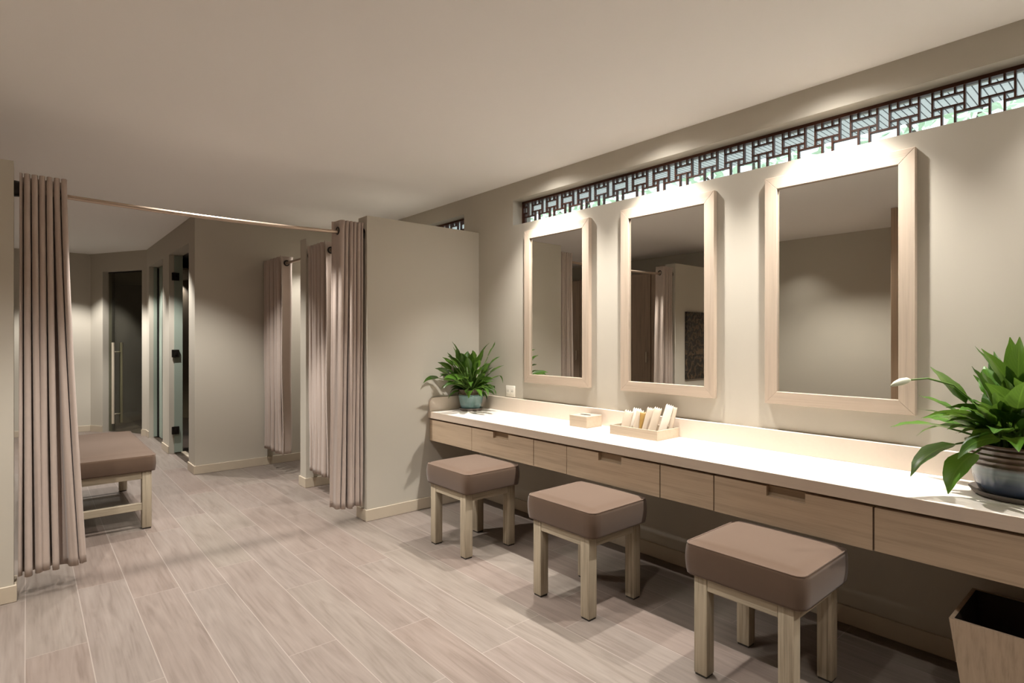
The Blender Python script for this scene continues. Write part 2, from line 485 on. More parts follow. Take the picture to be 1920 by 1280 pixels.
# ------------------------------------------------------------------ outdoors, seen through the fretwork
b = NB(); box(b, (-30, D + .2, -.3), (20, 40, -.1)); struct('ground_outside', b, M['render'], 'pale ground outside the strip windows')
b = NB(); box(b, (-14, D + .19, 3.3), (4, 6.1, 3.38)); struct('roof_eave', b, M['eave'], 'white boarded eave outside the strip windows')
def tree(loc, h, r, n, label):
    root = empty('tree', loc, label, 'tree', 'trees beyond the strip windows')
    x, y, z = loc
    b = NB(); tube(b, [(x, y, z), (x + .1, y, z + h * .4), (x - .05, y + .1, z + h * .75)], [.14, .1, .05], 8)
    for k in range(5):
        a = k * 1.3; tube(b, [(x, y, z + h * (.4 + .06 * k)), (x + math.cos(a) * r * .7, y + math.sin(a) * r * .7, z + h * (.6 + .06 * k))], [.05, .02], 6)
    obj('trunk', b, M['bark'], root, smooth=True)
    b = NB()
    for i in range(n):
        while True:
            p = Vector((random.uniform(-1, 1), random.uniform(-1, 1), random.uniform(-1, 1)))
            if p.length < 1: break
        c = Vector((x + p.x * r, y + p.y * r, z + h * .75 + p.z * h * .33))
        d = Vector((random.gauss(0, 1), random.gauss(0, 1), random.gauss(0, .6))).normalized(); u = d.orthogonal().normalized()
        l, w = random.uniform(.10, .2), random.uniform(.04, .08)
        vs = [b.verts.new(c + d * l), b.verts.new(c + u * w), b.verts.new(c - d * l), b.verts.new(c - u * w)]
        b.faces.new(vs)
    obj('crown', b, M['tree_leaf'], root)
tree((-10.7, 12.3, -.1), 7.0, 1.9, 800, 'leafy tree outside, seen through the left end of the strip window')
tree((-6.3, 12.8, -.1), 7.0, 1.8, 800, 'leafy tree outside, behind the strip window over the middle mirror')
tree((-2.4, 13.0, -.1), 7.2, 1.7, 800, 'leafy tree outside, behind the strip window over the right mirror')

# ------------------------------------------------------------------ glass doors
def hinge(parent, x, y, z):
    b = NB(); box(b, (x, y - .04, z - .045), (x + .03, y + .035, z + .045), .004)
    box(b, (x + .03, y - .012, z - .02), (x + .038, y + .012, z + .02), .003)
    obj('hinge', b, M['black'], parent)
d1 = empty('door_1', (O1[0], CW + .05, 0), 'open glass door with three square hinges in the nearer corridor opening', None, None, 'structure')
b = NB(); box(b, (O1[0] + .004, CW + .05, .01), (O1[0] + .016, CW + .137, ZO - .004), .002, 1); obj('glass_panel', b, M['greenglass'], d1)
for z in (2.06, 1.165, .27): hinge(d1, O1[0] + .016, CW + .062, z)
b = NB(); box(b, (O1[0], CW + .12, 0), (O1[1], CW + WT + .03, .012)); obj('threshold', b, M['base'], d1)
d2 = empty('door_2', (O2[0], CW + .05, 0), 'glass door with a dark edge in the farther corridor opening', None, None, 'structure')
b = NB(); box(b, (O2[0] + .004, CW + .05, .01), (O2[0] + .016, CW + .092, ZO - .004), .002, 1); obj('glass_panel', b, M['greenglass'], d2)
b = NB(); box(b, (O2[0] + .004, CW + .095, .005), (O2[0] + .05, CW + .107, ZO - .02), .002, 1); obj('door_edge', b, M['black'], d2)
b = NB(); box(b, (O2[0] + .06, CW + .108, .01), (O2[0] + .26, CW + .12, ZO - .006), .002, 1); obj('glass_leaf', b, M['greenglass'], d2)
d3 = empty('door_3', (*dg(.43, .09), 0), 'dark glass door with a long pull handle in the angled wall', None, None, 'structure')
b = NB(); prism(b, [dg(T0, .085), dg(.68, .085), dg(.68, .097), dg(T0, .097)], .012, 2.285); obj('glass_leaf', b, M['doorglass'], d3)
b = NB(); prism(b, [dg(.685, .085), dg(T1, .085), dg(T1, .097), dg(.685, .097)], .0, 2.295); obj('glass_side_panel', b, M['doorglass'], d3)
b = NB(); prism(b, [dg(T0, .08), dg(T1, .08), dg(T1, .102), dg(T0, .102)], 2.285, 2.30); obj('head_rail', b, M['black'], d3)
def hp(t, o, z): x, y = dg(t, o); return (x, y, z)
for o_, nm in ((.03, 'pull_handle'), (.15, 'inner_pull_handle')):
    tt = .625
    b = NB(); tube(b, [hp(tt, o_, .125), hp(tt, o_, 1.285)], .018, 16); hd = obj(nm, b, M['chrome'], d3, auto=40)
    for z in (.26, 1.15):
        b = NB(); tube(b, [hp(tt, o_, z), hp(tt, .09, z)], .01, 10); obj('standoff', b, M['chrome'], hd, origin=WL[hd.name], smooth=True)

# ------------------------------------------------------------------ vanity
CT, CB, CF = .76, .71, 2.41
XV = 1.6
vt = empty('vanity_counter', ((XA + XV) / 2, D, CT), 'long cream stone vanity counter below the three mirrors', 'counter')
b = NB(); box(b, (XA + .001, CF + .004, CB), (XV, D - .001, CT), .001, 1); obj('countertop', b, M['stone'], vt, auto=40)
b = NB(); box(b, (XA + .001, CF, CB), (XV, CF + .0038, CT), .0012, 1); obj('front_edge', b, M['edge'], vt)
b = NB(); box(b, (XA + .02, D - .021, CT), (XV, D - .001, .868), .002, 1); obj('backsplash', b, M['splash'], vt)
b = NB()
pr = [(CF + .005, CT), (D - .001, CT), (D - .001, .868), (CF + .045, .868)] + [(CF + .045 - .04 * math.sin(k * PI / 12), .868 - .04 * (1 - math.cos(k * PI / 12))) for k in range(1, 7)]
lo = [b.verts.new((XA + .001, y, z)) for y, z in pr]; hi = [b.verts.new((XA + .02, y, z)) for y, z in pr]
b.faces.new(lo); b.faces.new(hi[::-1])
for i in range(len(pr)): b.faces.new((lo[i], lo[(i + 1) % len(pr)], hi[(i + 1) % len(pr)], hi[i]))
obj('side_splash', b, M['splash'], vt)

vc = empty('vanity_cabinet', ((XA + XV) / 2, D, .53), 'shallow oak drawer cabinet hung under the cream vanity counter', 'cabinet')
ZD0, ZD1 = .532, .697
b = NB()
box(b, (XA + .002, CF + .045, ZD0 + .004), (XV, D - .02, CB - .001)); obj('carcass', b, M['recess'], vc)
edges = [(XA + .002, -3.262, 0), (-3.258, -2.610, 1), (-2.606, -2.322, 0), (-2.318, -1.674, 1), (-1.669, -1.380, 0), (-1.374, -.728, 1), (-.722, -.075, 0), (-.07, .575, 1), (.58, XV, 0)]
for x0, x1, dr in edges:
    f0, f1 = CF + .012, CF + .034
    b = NB()
    if not dr:
        box(b, (x0, f0, ZD0), (x1, f1, ZD1), .0015, 1); obj('front_panel', b, M['drawer'], vc)
    else:
        c = (x0 + x1) / 2; w = .08; zn = .655
        box(b, (x0, f0, ZD0), (x1, f1, zn)); box(b, (x0, f0, zn), (c - w, f1, ZD1)); box(b, (c + w, f0, zn), (x1, f1, ZD1))
        dd = obj('drawer', b, M['drawer'], vc)
        b = NB(); box(b, (c - w - .01, f1 + .001, zn - .01), (c + w + .01, f1 + .008, ZD1)); obj('finger_pull', b, M['recess'], dd)

# ------------------------------------------------------------------ framed mirrors
def mirror(x0, x1, label):
    z0, z1 = 1.003, 2.155; w = .062; y0, y1 = D - .031, D - .001
    root = empty('wall_mirror', ((x0 + x1) / 2, D, z0), label, 'mirror', 'oak framed mirrors above the vanity')
    # four mitred rails, back, front, rebate
    names = {'bottom_rail': [(x0, z0), (x1, z0), (x1 - w, z0 + w), (x0 + w, z0 + w)], 'top_rail': [(x0 + w, z1 - w), (x1 - w, z1 - w), (x1, z1), (x0, z1)],
             'left_stile': [(x0, z0), (x0 + w, z0 + w), (x0 + w, z1 - w), (x0, z1)], 'right_stile': [(x1 - w, z0 + w), (x1, z0), (x1, z1), (x1 - w, z1 - w)]}
    for nm, q in names.items():
        b = NB()
        f = [b.verts.new((x, y0, z)) for x, z in q]; k = [b.verts.new((x, y1, z)) for x, z in q]
        b.faces.new(f); b.faces.new(k[::-1])
        for i in range(4): b.faces.new((f[i], f[(i + 1) % 4], k[(i + 1) % 4], k[i]))
        es = [e for e in b.edges if all(abs(v.co.y - y0) < 1e-6 for v in e.verts)]
        bmesh.ops.bevel(b, geom=es, offset=.0015, segments=1, affect='EDGES')
        obj('frame_' + nm.split('_')[1] if False else nm, b, M['frame_h'] if 'rail' in nm else M['frame_v'], root)
    b = NB(); box(b, (x0 + w - .004, D - .016, z0 + w - .004), (x1 - w + .004, D - .010, z1 - w + .004)); obj('mirror_glass', b, M['mirror'], root)
mirror(-3.212, -2.557, 'oak framed mirror nearest the partition and the small potted plant')
mirror(-2.288, -1.638, 'oak framed mirror in the middle, above the tray of toiletries')
mirror(-1.356, -.706, 'oak framed mirror nearest the camera, left of the blue potted plant')

# ------------------------------------------------------------------ stools
def cushion_bm(x0, y0, x1, y1, z0, z1, crown=.012, bev=.022):
    b = NB()
    n = 14
    vs = box(b, (x0, y0, z0), (x1, y1, z1))
    bmesh.ops.subdivide_edges(b, edges=b.edges[:], cuts=n, use_grid_fill=True)
    cx, cy, hx, hy = (x0 + x1) / 2, (y0 + y1) / 2, (x1 - x0) / 2, (y1 - y0) / 2
    for v in b.verts:
        u, w = (v.co.x - cx) / hx, (v.co.y - cy) / hy
        t = (v.co.z - z0) / (z1 - z0)
        # rounded vertical corners
        r = .035
        px, py = abs(v.co.x - cx), abs(v.co.y - cy)
        if px > hx - r and py > hy - r:
            dx, dy = px - (hx - r), py - (hy - r); m = max(dx, dy); L = math.hypot(dx, dy)
            if L > 1e-9:
                k = m / L
                v.co.x = cx + math.copysign(hx - r + dx * k, u); v.co.y = cy + math.copysign(hy - r + dy * k, w)
        # soft top edge and crowned top, slightly bellied sides
        if t > .999:
            e = max(abs(u), abs(w))
            v.co.z += crown * (1 - abs(u) ** 4) * (1 - abs(w) ** 4) - .010 * max(0, (e - .86) / .14) ** 2
        bel = math.sin(PI * t) * .006 - .008 * max(0, (t - .86) / .14) ** 2
        L = math.hypot(u, w)
        if max(abs(u), abs(w)) > .98:
            v.co.x += bel * (1 if abs(u) > .98 else 0) * math.copysign(1, u); v.co.y += bel * (1 if abs(w) > .98 else 0) * math.copysign(1, w)
    return b
def seam(b, x0, y0, x1, y1, z, r=.0035):
    R = .033
    pts = []
    for cx, cy, a0 in ((x1 - R, y1 - R, 0), (x0 + R, y1 - R, 90), (x0 + R, y0 + R, 180), (x1 - R, y0 + R, 270)):
        for k in range(5):
            a = math.radians(a0 + k * 22.5); pts.append((cx + R * math.cos(a), cy + R * math.sin(a), z))
    pts.append(pts[0]); tube(b, pts, r, 6, False)

def make_stool(loc, label):
    root = empty('vanity_stool', loc, label, 'stool', 'upholstered stools at the vanity')
    X, Y, _ = loc; hx, hy, lw = .193, .198, .056
    b = cushion_bm(X - .23, Y - .213, X + .23, Y + .213, .398, .526, .009)
    cu = obj('cushion', b, M['cushion'], root, smooth=True)
    b = NB(); seam(b, X - .228, Y - .211, X + .228, Y + .211, .516); obj('piping', b, M['cushion'], cu, origin=WL[root.name], smooth=True)
    for sx in (-1, 1):
        for sy in (-1, 1):
            ox, oy = X + sx * hx, Y + sy * hy
            xs = sorted((ox, ox - sx * lw)); ys = sorted((oy, oy - sy * lw))
            b = NB(); box(b, (xs[0], ys[0], .008), (xs[1], ys[1], .400), .004, 2)
            lg = obj('leg', b, M['leg'], root, origin=(ox, oy, 0), auto=40)
            b = NB(); box(b, (xs[0] + .004, ys[0] + .004, 0), (xs[1] - .004, ys[1] - .004, .009)); obj('foot_pad', b, M['foot'], lg, origin=(ox, oy, 0))
    for s in (-1, 1):
        y = Y + s * (hy - .012); b = NB(); box(b, (X - hx + lw, y - .010, .345), (X + hx - lw, y + .010, .399), .002, 1); obj('rail', b, M['railx'], root)
        x = X + s * (hx - .012); b = NB(); box(b, (x - .010, Y - hy + lw, .345), (x + .010, Y + hy - lw, .399), .002, 1); obj('rail', b, M['raily'], root)
    return root
s1 = make_stool((-2.955, 2.203, 0), 'brown padded stool farthest from the camera, below the left mirror')
copy_tree(s1, (-1.968, 2.203, 0), 'brown padded stool in the middle of the three')
copy_tree(s1, (-1.038, 2.212, 0), 'brown padded stool nearest the camera, beside the waste bin')

# ------------------------------------------------------------------ bench behind the curtain
def make_bench():
    x0, x1, y0, y1 = -6.05, -4.67, .16, .70
    root = empty('upholstered_bench', ((x0 + x1) / 2, (y0 + y1) / 2, 0), 'long brown upholstered bench half hidden behind the left curtain', 'bench')
    b = cushion_bm(x0, y0, x1, y1, .405, .522, .010); cu = obj('cushion', b, M['cushion'], root, smooth=True)
    b = NB(); seam(b, x0 + .003, y0 + .003, x1 - .003, y1 - .003, .512); obj('piping', b, M['cushion'], cu, origin=WL[root.name], smooth=True)
    lw = .058
    for ox, sx in ((x0 + .03, 1), (x1 - .01, -1)):
        for oy, sy in ((y0 + .03, 1), (y1 - .03, -1)):
            xs = sorted((ox, ox + sx * lw)); ys = sorted((oy, oy + sy * lw))
            b = NB(); box(b, (xs[0], ys[0], .008), (xs[1], ys[1], .407), .004, 2); lg = obj('leg', b, M['leg'], root, origin=(ox, oy, 0), auto=40)
            b = NB(); box(b, (xs[0] + .004, ys[0] + .004, 0), (xs[1] - .004, ys[1] - .004, .009)); obj('foot_pad', b, M['foot'], lg, origin=(ox, oy, 0))
    for x in (x0 + .05, x1 - .03):
        b = NB(); box(b, (x - .012, y0 + .03 + lw, .352), (x + .012, y1 - .03 - lw, .406), .002, 1); obj('rail', b, M['raily'], root)
        b = NB(); box(b, (x - .014, y0 + .03 + lw, .135), (x + .014, y1 - .03 - lw, .185), .002, 1); obj('stretcher', b, M['raily'], root)
    for y in (y0 + .05, y1 - .05):
        b = NB(); box(b, (x0 + .03 + lw, y - .012, .352), (x1 - .01 - lw, y + .012, .406), .002, 1); obj('rail', b, M['railx'], root)
make_bench()

# ------------------------------------------------------------------ curtains and rods
ZR = 2.11
def rod(name, p0, p1, label, sag=0., flange=(True, True), r=.0125):
    p0, p1 = Vector(p0), Vector(p1); d = (p1 - p0).normalized()
    root = empty(name, (p0 + p1) / 2, label, 'curtain rod', 'curtain rods of the changing area')
    pts = [p0.lerp(p1, k / 24) - Vector((0, 0, sag * (1 - (2 * k / 24 - 1) ** 2))) for k in range(25)]
    b = NB(); tube(b, pts, r, 16); obj('rod', b, M['rod'], root, smooth=True)
    for ok, p, s in ((flange[0], p0, 1), (flange[1], p1, -1)):
        if ok:
            b = NB(); tube(b, [p, p + d * s * .006, p + d * s * .0061, p + d * s * .022], [.042, .042, .042, .040], 24); obj('flange', b, M['black'], root, auto=40)
rod('curtain_rod', (XA - .07, -.05, ZR), (XA - .07, 1.887, ZR), 'long curtain rod spanning the opening in the foreground', .022)
rod('curtain_rod', (-5.045, 1.955, 2.085), (XA - .14, 1.955, 2.085), 'curtain rod of the booth beside the vanity partition')
rod('curtain_rod', (-6.25, 1.955, 2.085), (-5.18, 1.955, 2.085), 'short curtain rod of the farthest booth')

def curtain(label, base, axis, sgn, L, N, zt, zb, amp, seed, bot=None, lead=1., zr=ZR, ring=3, leadw=0., gap=None, phase=1, omega=.48):
    """base: rod point at the bunched end; axis 'X'/'Y' direction of the rod; N half folds over length L"""
    rnd = random.Random(seed)
    ax = Vector((1, 0, 0)) if axis == 'X' else Vector((0, 1, 0)); ac = Vector((0, 1, 0)) if axis == 'X' else Vector((1, 0, 0))
    base = Vector(base)
    root = empty('curtain', (base.x + ax.x * sgn * L / 2, base.y + ax.y * sgn * L / 2, zb), label, 'curtain', 'taupe curtains of the changing area')
    nu, nv = N * 16, 44
    offs = [rnd.uniform(-1, 1) for _ in range(N + 2)]; amps = [rnd.uniform(.8, 1.1) for _ in range(N + 2)]
    sl = [rnd.uniform(-1, 1) for _ in range(N + 2)]
    b = NB(); grid = []
    Lb = bot or L
    for j in range(nv + 1):
        t = j / nv; z = zt + (zb - zt) * t
        row = []
        for i in range(nu + 1):
            s = i / nu * N; k = int(min(s, N - 1e-6)); f = s - k
            sm = f * f * (3 - 2 * f)
            of = offs[k] * (1 - sm) + offs[k + 1] * sm; am = amps[k] * (1 - sm) + amps[k + 1] * sm
            tt = t ** 1.4
            al = (s / N) * (L + (Lb - L) * tt) + of * .011 * tt * (L / N / .015)
            if gap: al += gap[1] * tt * max(0., min(1., (s - gap[0]) / 1.5))
            if leadw and s > N - 1: al += leadw * (s - N + 1)
            w = math.cos(PI * s)
            w = math.copysign(abs(w) ** .85, w) * phase
            al += omega * (L + (Lb - L) * tt) / N * math.sin(2 * PI * s)
            A_ = amp * (am if t > .03 else 1 + (am - 1) * t / .03)
            if s > N - 1.5: A_ *= 1 + (lead - 1) * min(1, (s - N + 1.5))
            A_ *= 1 - .10 * t
            acr = A_ * w + .006 * math.sin(3 * t * PI + sl[k] * 6) * t
            zz = z + .006 * math.sin(s * .9 + seed) * t * t
            row.append(b.verts.new(base + ax * sgn * al + ac * acr + Vector((0, 0, zz - base.z))))
        grid.append(row)
    for r0, r1 in zip(grid, grid[1:]):
        for i in range(nu): b.faces.new((r0[i], r0[i + 1], r1[i + 1], r1[i]))
    o = obj('cloth', b, M['curtain'], root, smooth=True)
    md = o.modifiers.new('thick', 'SOLIDIFY'); md.thickness = .0035; md.offset = 0
    for q in range(ring):
        s = N - .5 - q
        b = NB(); al = (s / N) * L + (leadw * (s - N + 1) if leadw and s > N - 1 else 0)
        p = base + ax * sgn * al; p.z = zr
        torus(b, p, ax, .024, .007); obj('grommet', b, M['black'], root, smooth=True)
    return root
curtain('taupe curtain bunched at the left partition in the foreground', (XA - .07, -.028, 0), 'Y', 1, .195, 13, 2.185, .11, .052, 3, bot=.245, lead=1.05, gap=(8.5, .03))
curtain('taupe curtain bunched against the vanity partition, nearest the stools', (XA - .07, 1.868, 0), 'Y', -1, .165, 11, 2.182, .115, .052, 5, bot=.19, lead=1.1, leadw=.03, ring=2)
curtain('taupe curtain of the booth beside the vanity partition, half behind another curtain', (XB + .022, 1.955, 0), 'X', 1, .40, 11, 2.155, .165, .062, 8, bot=.42, lead=1.1, zr=2.085, leadw=.03, ring=2)
curtain('taupe curtain of the farthest booth, hanging by the corridor corner', (-6.228, 1.955, 0), 'X', 1, .53, 11, 2.15, .19, .066, 11, bot=.56, lead=1.15, zr=2.085, leadw=.05, ring=2)

# ------------------------------------------------------------------ plants
def leaf(b, uvl, base, az, el, pet, ln, wd, droop, twist=0., stalkbm=None, curl=.25):
    """arching petiole followed by a lance-shaped folded blade"""
    d = Vector((math.cos(az) * math.cos(el), math.sin(az) * math.cos(el), math.sin(el)))
    side = Vector((-math.sin(az), math.cos(az), 0))
    p = Vector(base); n = 5; pts = [p.copy()]
    step = pet / n
    ang = el
    def dirv(a): return Vector((math.cos(az) * math.cos(a), math.sin(az) * math.cos(a), math.sin(a)))
    for i in range(n):
        ang -= droop * .35 / n; p = p + dirv(ang) * step; pts.append(p.copy())
    if stalkbm is not None: tube(stalkbm, pts, [.0042] * n + [.0028], 6, False)
    m = 9; rows = []
    for i in range(m + 1):
        t = i / m
        w = wd * (math.sin(PI * min(1, t * 1.02) ** .72) ** .85) * (1 - .1 * t) if 0 < t < 1 else .0012
        up = side.cross(dirv(ang)).normalized() * -1
        if up.z < 0 and abs(ang) < 1.5: up = -up
        s2 = (side * math.cos(twist) + up * math.sin(twist)); u2 = (up * math.cos(twist) - side * math.sin(twist))
        rip = .05 * wd * math.sin(t * 19)
        rows.append([b.verts.new(p + s2 * w * q + u2 * (abs(q) * w * curl + (rip if abs(q) == 1 else 0))) for q in (-1, -.5, 0, .5, 1)])
        if i < m:
            ang -= droop * .65 / m * (.5 + t); p = p + dirv(ang) * (ln / m)
    for i in range(m):
        for k in range(4):
            f = b.faces.new((rows[i][k], rows[i][k + 1], rows[i + 1][k + 1], rows[i + 1][k]))
            for lp, (uu, vv) in zip(f.loops, ((k / 4, i / m), ((k + 1) / 4, i / m), ((k + 1) / 4, (i + 1) / m), (k / 4, (i + 1) / m))):
                lp[uvl].uv = (uu, vv)
    return p

def potted(name, loc, label, R, H_, potmat, leaves, extra, seed, ribs):
    rnd = random.Random(seed); x, y, z = loc
    root = empty(name, loc, label, 'potted plant')
    sh = .022
    b = NB(); lathe(b, [(0, 0), (R * .80, 0), (R * .86, .004), (R * .95, sh), (R * .91, sh), (R * .82, .010), (0, .010)], loc); obj('saucer', b, M['saucer'], root, auto=50)
    prof = [(0, .011), (R * .70, .011), (R * .76, .02)]
    n = 26
    for k in range(1, n + 1):
        t = k / n; r = R * (.76 + .24 * math.sin(t * PI * .5) ** .8)
        if t > ribs: r += .0035 * math.sin((t - ribs) * 2 * PI * 4 / (1 - ribs))
        prof.append((r, .02 + t * (H_ - .02)))
    prof += [(R * 1.02, H_), (R * 1.02, H_ + .006), (R * .93, H_ + .006), (R * .90, H_ - .02)]
    b = NB(); lathe(b, prof, loc); obj('pot', b, potmat, root, auto=60)
    b = NB(); lathe(b, [(0, H_ - .012), (R * .905, H_ - .018)], loc); obj('soil', b, M['soil'], root)
    b = NB(); uvl = b.loops.layers.uv.new('UVMap'); st = NB()
    for L in leaves(rnd):
        rr = R * .5 * math.sqrt(rnd.random()); a = rnd.uniform(0, 2 * PI)
        leaf(b, uvl, (x + rr * math.cos(a), y + rr * math.sin(a), z + H_ - .015), *L, stalkbm=st)
    for L in extra:
        leaf(b, uvl, (x + L[0][0], y + L[0][1], z + H_ - .015), *L[1:], stalkbm=st)
    for bmx in (b, st):
        for v in bmx.verts:
            if v.co.x < XA + .03: v.co.x = XA + .03 + (v.co.x - XA - .03) * .02
            if v.co.y > D - .03: v.co.y = D - .03 + (v.co.y - D + .03) * .02
            if v.co.y > CF - .02 and v.co.z < CT + .012: v.co.z = CT + .012 + (v.co.z - CT - .012) * .02
    obj('foliage', b, M['leaf'], root, smooth=True)
    obj('leaf_stalks', st, M['stalk'], root, smooth=True)
    return root, (x, y, z + H_)

IMGR = math.atan2(.758, .652)          # bearing that runs to the right in the photograph
def small_leaves(rnd):
    out = []
    for i in range(185):
        az = rnd.uniform(0, 2 * PI); u = rnd.random()
        el = math.radians(88 - 60 * u ** .85)
        # keep clear of the two walls in the corner
        reach = 1.25 if (math.cos(az) > -.45 and math.sin(az) < .4) else .5
        out.append((az, el, rnd.uniform(.08, .27) * (1.0 - .25 * u) * (reach if u > .22 else 1), rnd.uniform(.10, .155) * (.72 + .25 * reach), rnd.uniform(.019, .029), rnd.uniform(.4, 1.5) * (.4 + u), rnd.uniform(-.8, .8)))
    return out
ex = [((0, 0), IMGR + .15, math.radians(52), .30, .13, .014, 2.2), ((0, 0), IMGR + PI - .2 + .9, math.radians(40), .2, .11, .013, 1.6),
      ((.02, .02), IMGR + .3, math.radians(74), .30, .15, .022, .5), ((-.01, 0), IMGR + PI + .6, math.radians(78), .28, .16, .02, .5), ((0, -.02), IMGR - .4, math.radians(80), .27, .17, .02, .7)]
potted('potted_plant', (-3.665, 2.715, CT), 'small potted plant in a teal glazed pot in the corner of the counter', .102, .165, M['pot_teal'], small_leaves, ex, 21, .66)

def big_leaves(rnd):
    out = []
    for i in range(110):
        az = rnd.uniform(0, 2 * PI); u = rnd.random()
        el = math.radians(86 - 50 * u ** .9)
        reach = 1.0 if math.sin(az) < .35 else .5
        out.append((az, el, rnd.uniform(.08, .20) * (1.1 - .2 * u) * (reach if u > .3 else 1), rnd.uniform(.14, .22) * (.7 + .3 * reach), rnd.uniform(.028, .042), rnd.uniform(.4, 1.2) * (.4 + u), rnd.uniform(-.6, .6)))
    return out
L_ = IMGR + PI
ex = [((.02, 0), IMGR + .1, math.radians(66), .20, .26, .052, .7, .5), ((-.04, 0), L_ + .1, math.radians(72), .16, .17, .042, .3, -.9), ((-.06, 0), L_ - .2, math.radians(58), .19, .18, .034, .25, .3),
      ((-.05, 0), L_ + .3, math.radians(40), .20, .19, .030, .9), ((-.05, -.02), L_ - .1, math.radians(30), .19, .21, .036, .8), ((-.06, 0), L_ + .1, math.radians(22), .18, .22, .045, 1.5), ((-.06, -.02), L_ + .35, math.radians(14), .14, .20, .048, 1.6),
      ((-.03, -.05), L_ + .75, math.radians(40), .14, .22, .036, .9), ((.03, -.06), L_ + 1.2, math.radians(30), .12, .2, .045, 1.8)]
pr, (px, py, pz) = potted('potted_plant', (-.345, 2.722, CT), 'large potted peace lily in a blue and brown glazed pot near the camera', .158, .19, M['pot_blue'], big_leaves, ex, 33, .55)
b = NB()
dL = Vector((math.cos(L_ + .12), math.sin(L_ + .12), 0))
p0 = Vector((px - .05, py - .02, pz))
pts = [p0 + dL * (d_) + Vector((0, 0, h_)) for d_, h_ in ((0, 0), (.10, .14), (.2, .215), (.3, .24), (.37, .235))]
tube(b, pts, [.004, .0038, .0035, .0032, .003], 8); bs = obj('flower_stem', b, M['stalk'], pr, smooth=True)
b = NB(); e = pts[-1]
tube(b, [e, e + dL * .012 + Vector((0, 0, -.001)), e + dL * .035 + Vector((0, 0, -.006)), e + dL * .06 + Vector((0, 0, -.014)), e + dL * .078 + Vector((0, 0, -.022))], [.004, .010, .013, .009, .002], 10); obj('flower_bud', b, M['bud'], bs, smooth=True)

# ------------------------------------------------------------------ things on the counter
tb = empty('tissue_box', (-2.5, 2.80, CT), 'pale wooden tissue box on the counter, left of the toiletries tray', 'tissue box')
x0, x1, y0, y1, zt = -2.578, -2.425, 2.717, 2.865, CT + .074
b = NB(); box(b, (x0, y0, CT), (x1, y1, zt), .002, 1); obj('box', b, M['box'], tb)
b = NB(); lathe(b, [(0, 0), (.028, 0), (.028, .0015), (0, .0015)], ((x0 + x1) / 2, (y0 + y1) / 2, zt), 32)
bmesh.ops.scale(b, vec=(1.6, .55, 1), space=Matrix.Translation((-(x0 + x1) / 2, -(y0 + y1) / 2, 0)), verts=b.verts); obj('tissue_slot', b, M['slot'], tb)

tx0, tx1, ty0, ty1, th = -2.20, -1.862, 2.672, 2.888, .056
tr = empty('toiletries_tray', ((tx0 + tx1) / 2, (ty0 + ty1) / 2, CT), 'shallow pale wooden tray holding toiletry packets on the counter', 'tray')
b = NB(); box(b, (tx0, ty0, CT), (tx1, ty1, CT + .01)); obj('tray_base', b, M['box'], tr)
for a in ((tx0, ty0, tx1, ty0 + .009), (tx0, ty1 - .009, tx1, ty1), (tx0, ty0 + .009, tx0 + .009, ty1 - .009), (tx1 - .009, ty0 + .009, tx1, ty1 - .009)):
    b = NB(); box(b, (a[0], a[1], CT + .01), (a[2], a[3], CT + th), .001, 1); obj('tray_side', b, M['box'], tr)

def packet(x, y, rz, lean, tilt, w, h, t, mat, label, name='toiletry_packet', zig=True, z=CT + .0115):
    """flat sachet with crimped ends leaning back"""
    b = NB(); nx, nz = 8, 12; F = []
    for s in (1, -1):
        g = []
        for j in range(nz + 1):
            v = j / nz; row = []
            for i in range(nx + 1):
                u = i / nx * 2 - 1
                th_ = t * .5 * (1 - abs(u) ** 3) * (math.sin(PI * v) ** .5 if 0 < v < 1 else 0) + .0006
                zz = v * h + ((.005 if i % 2 else -.005) if (zig and j == nz) else 0)
                row.append(b.verts.new((u * w / 2, s * th_, zz)))
            g.append(row)
        F.append(g)
        for j in range(nz):
            for i in range(nx): b.faces.new((g[j][i], g[j][i + 1], g[j + 1][i + 1], g[j + 1][i]))
    A_, B_ = F
    for i in range(nx):
        b.faces.new((A_[0][i], A_[0][i + 1], B_[0][i + 1], B_[0][i])); b.faces.new((A_[nz][i], A_[nz][i + 1], B_[nz][i + 1], B_[nz][i]))
    for j in range(nz):
        b.faces.new((A_[j][0], A_[j + 1][0], B_[j + 1][0], B_[j][0])); b.faces.new((A_[j][nx], A_[j + 1][nx], B_[j + 1][nx], B_[j][nx]))
    mt = Matrix.Rotation(rz, 4, 'Z') @ Matrix.Rotation(-lean, 4, 'X') @ Matrix.Rotation(tilt, 4, 'Y')
    bmesh.ops.transform(b, matrix=mt, verts=b.verts)
    zmin = min(v.co.z for v in b.verts)
    bmesh.ops.translate(b, verts=b.verts, vec=(x, y, z - zmin))
    o = obj(name, b, mat, None, (x, y, z), smooth=True)
    return tag(o, label, 'packet', 'toiletry packets in the tray')
def Y_(k): return ty0 + .03 + k
fc = .55
packet(-2.158, 2.760, fc, .38, .20, .055, .125, .012, M['paper'], 'broad cream packet at the left end of the tray, front one')
packet(-2.145, 2.83, fc, .38, .15, .050, .135, .010, M['paper_w'], 'narrow white packet at the left end of the tray, behind the broad cream one')
packet(-2.102, 2.80, fc, .30, .18, .045, .128, .010, M['paper'], 'cream packet just left of the gold packet in the tray')
packet(-2.062, 2.815, fc, .20, .05, .050, .118, .010, M['kraft'], 'gold packet standing at the back of the tray')
packet(-2.035, 2.795, fc, .30, .22, .042, .150, .010, M['paper'], 'tall cream packet right of the gold packet in the tray')
packet(-2.003, 2.812, fc, .34, .25, .030, .130, .010, M['paper_w'], 'slim white packet in the middle of the tray')
packet(-1.972, 2.768, fc, .30, .25, .045, .160, .012, M['paper'], 'tall cream packet third from the right end of the tray')
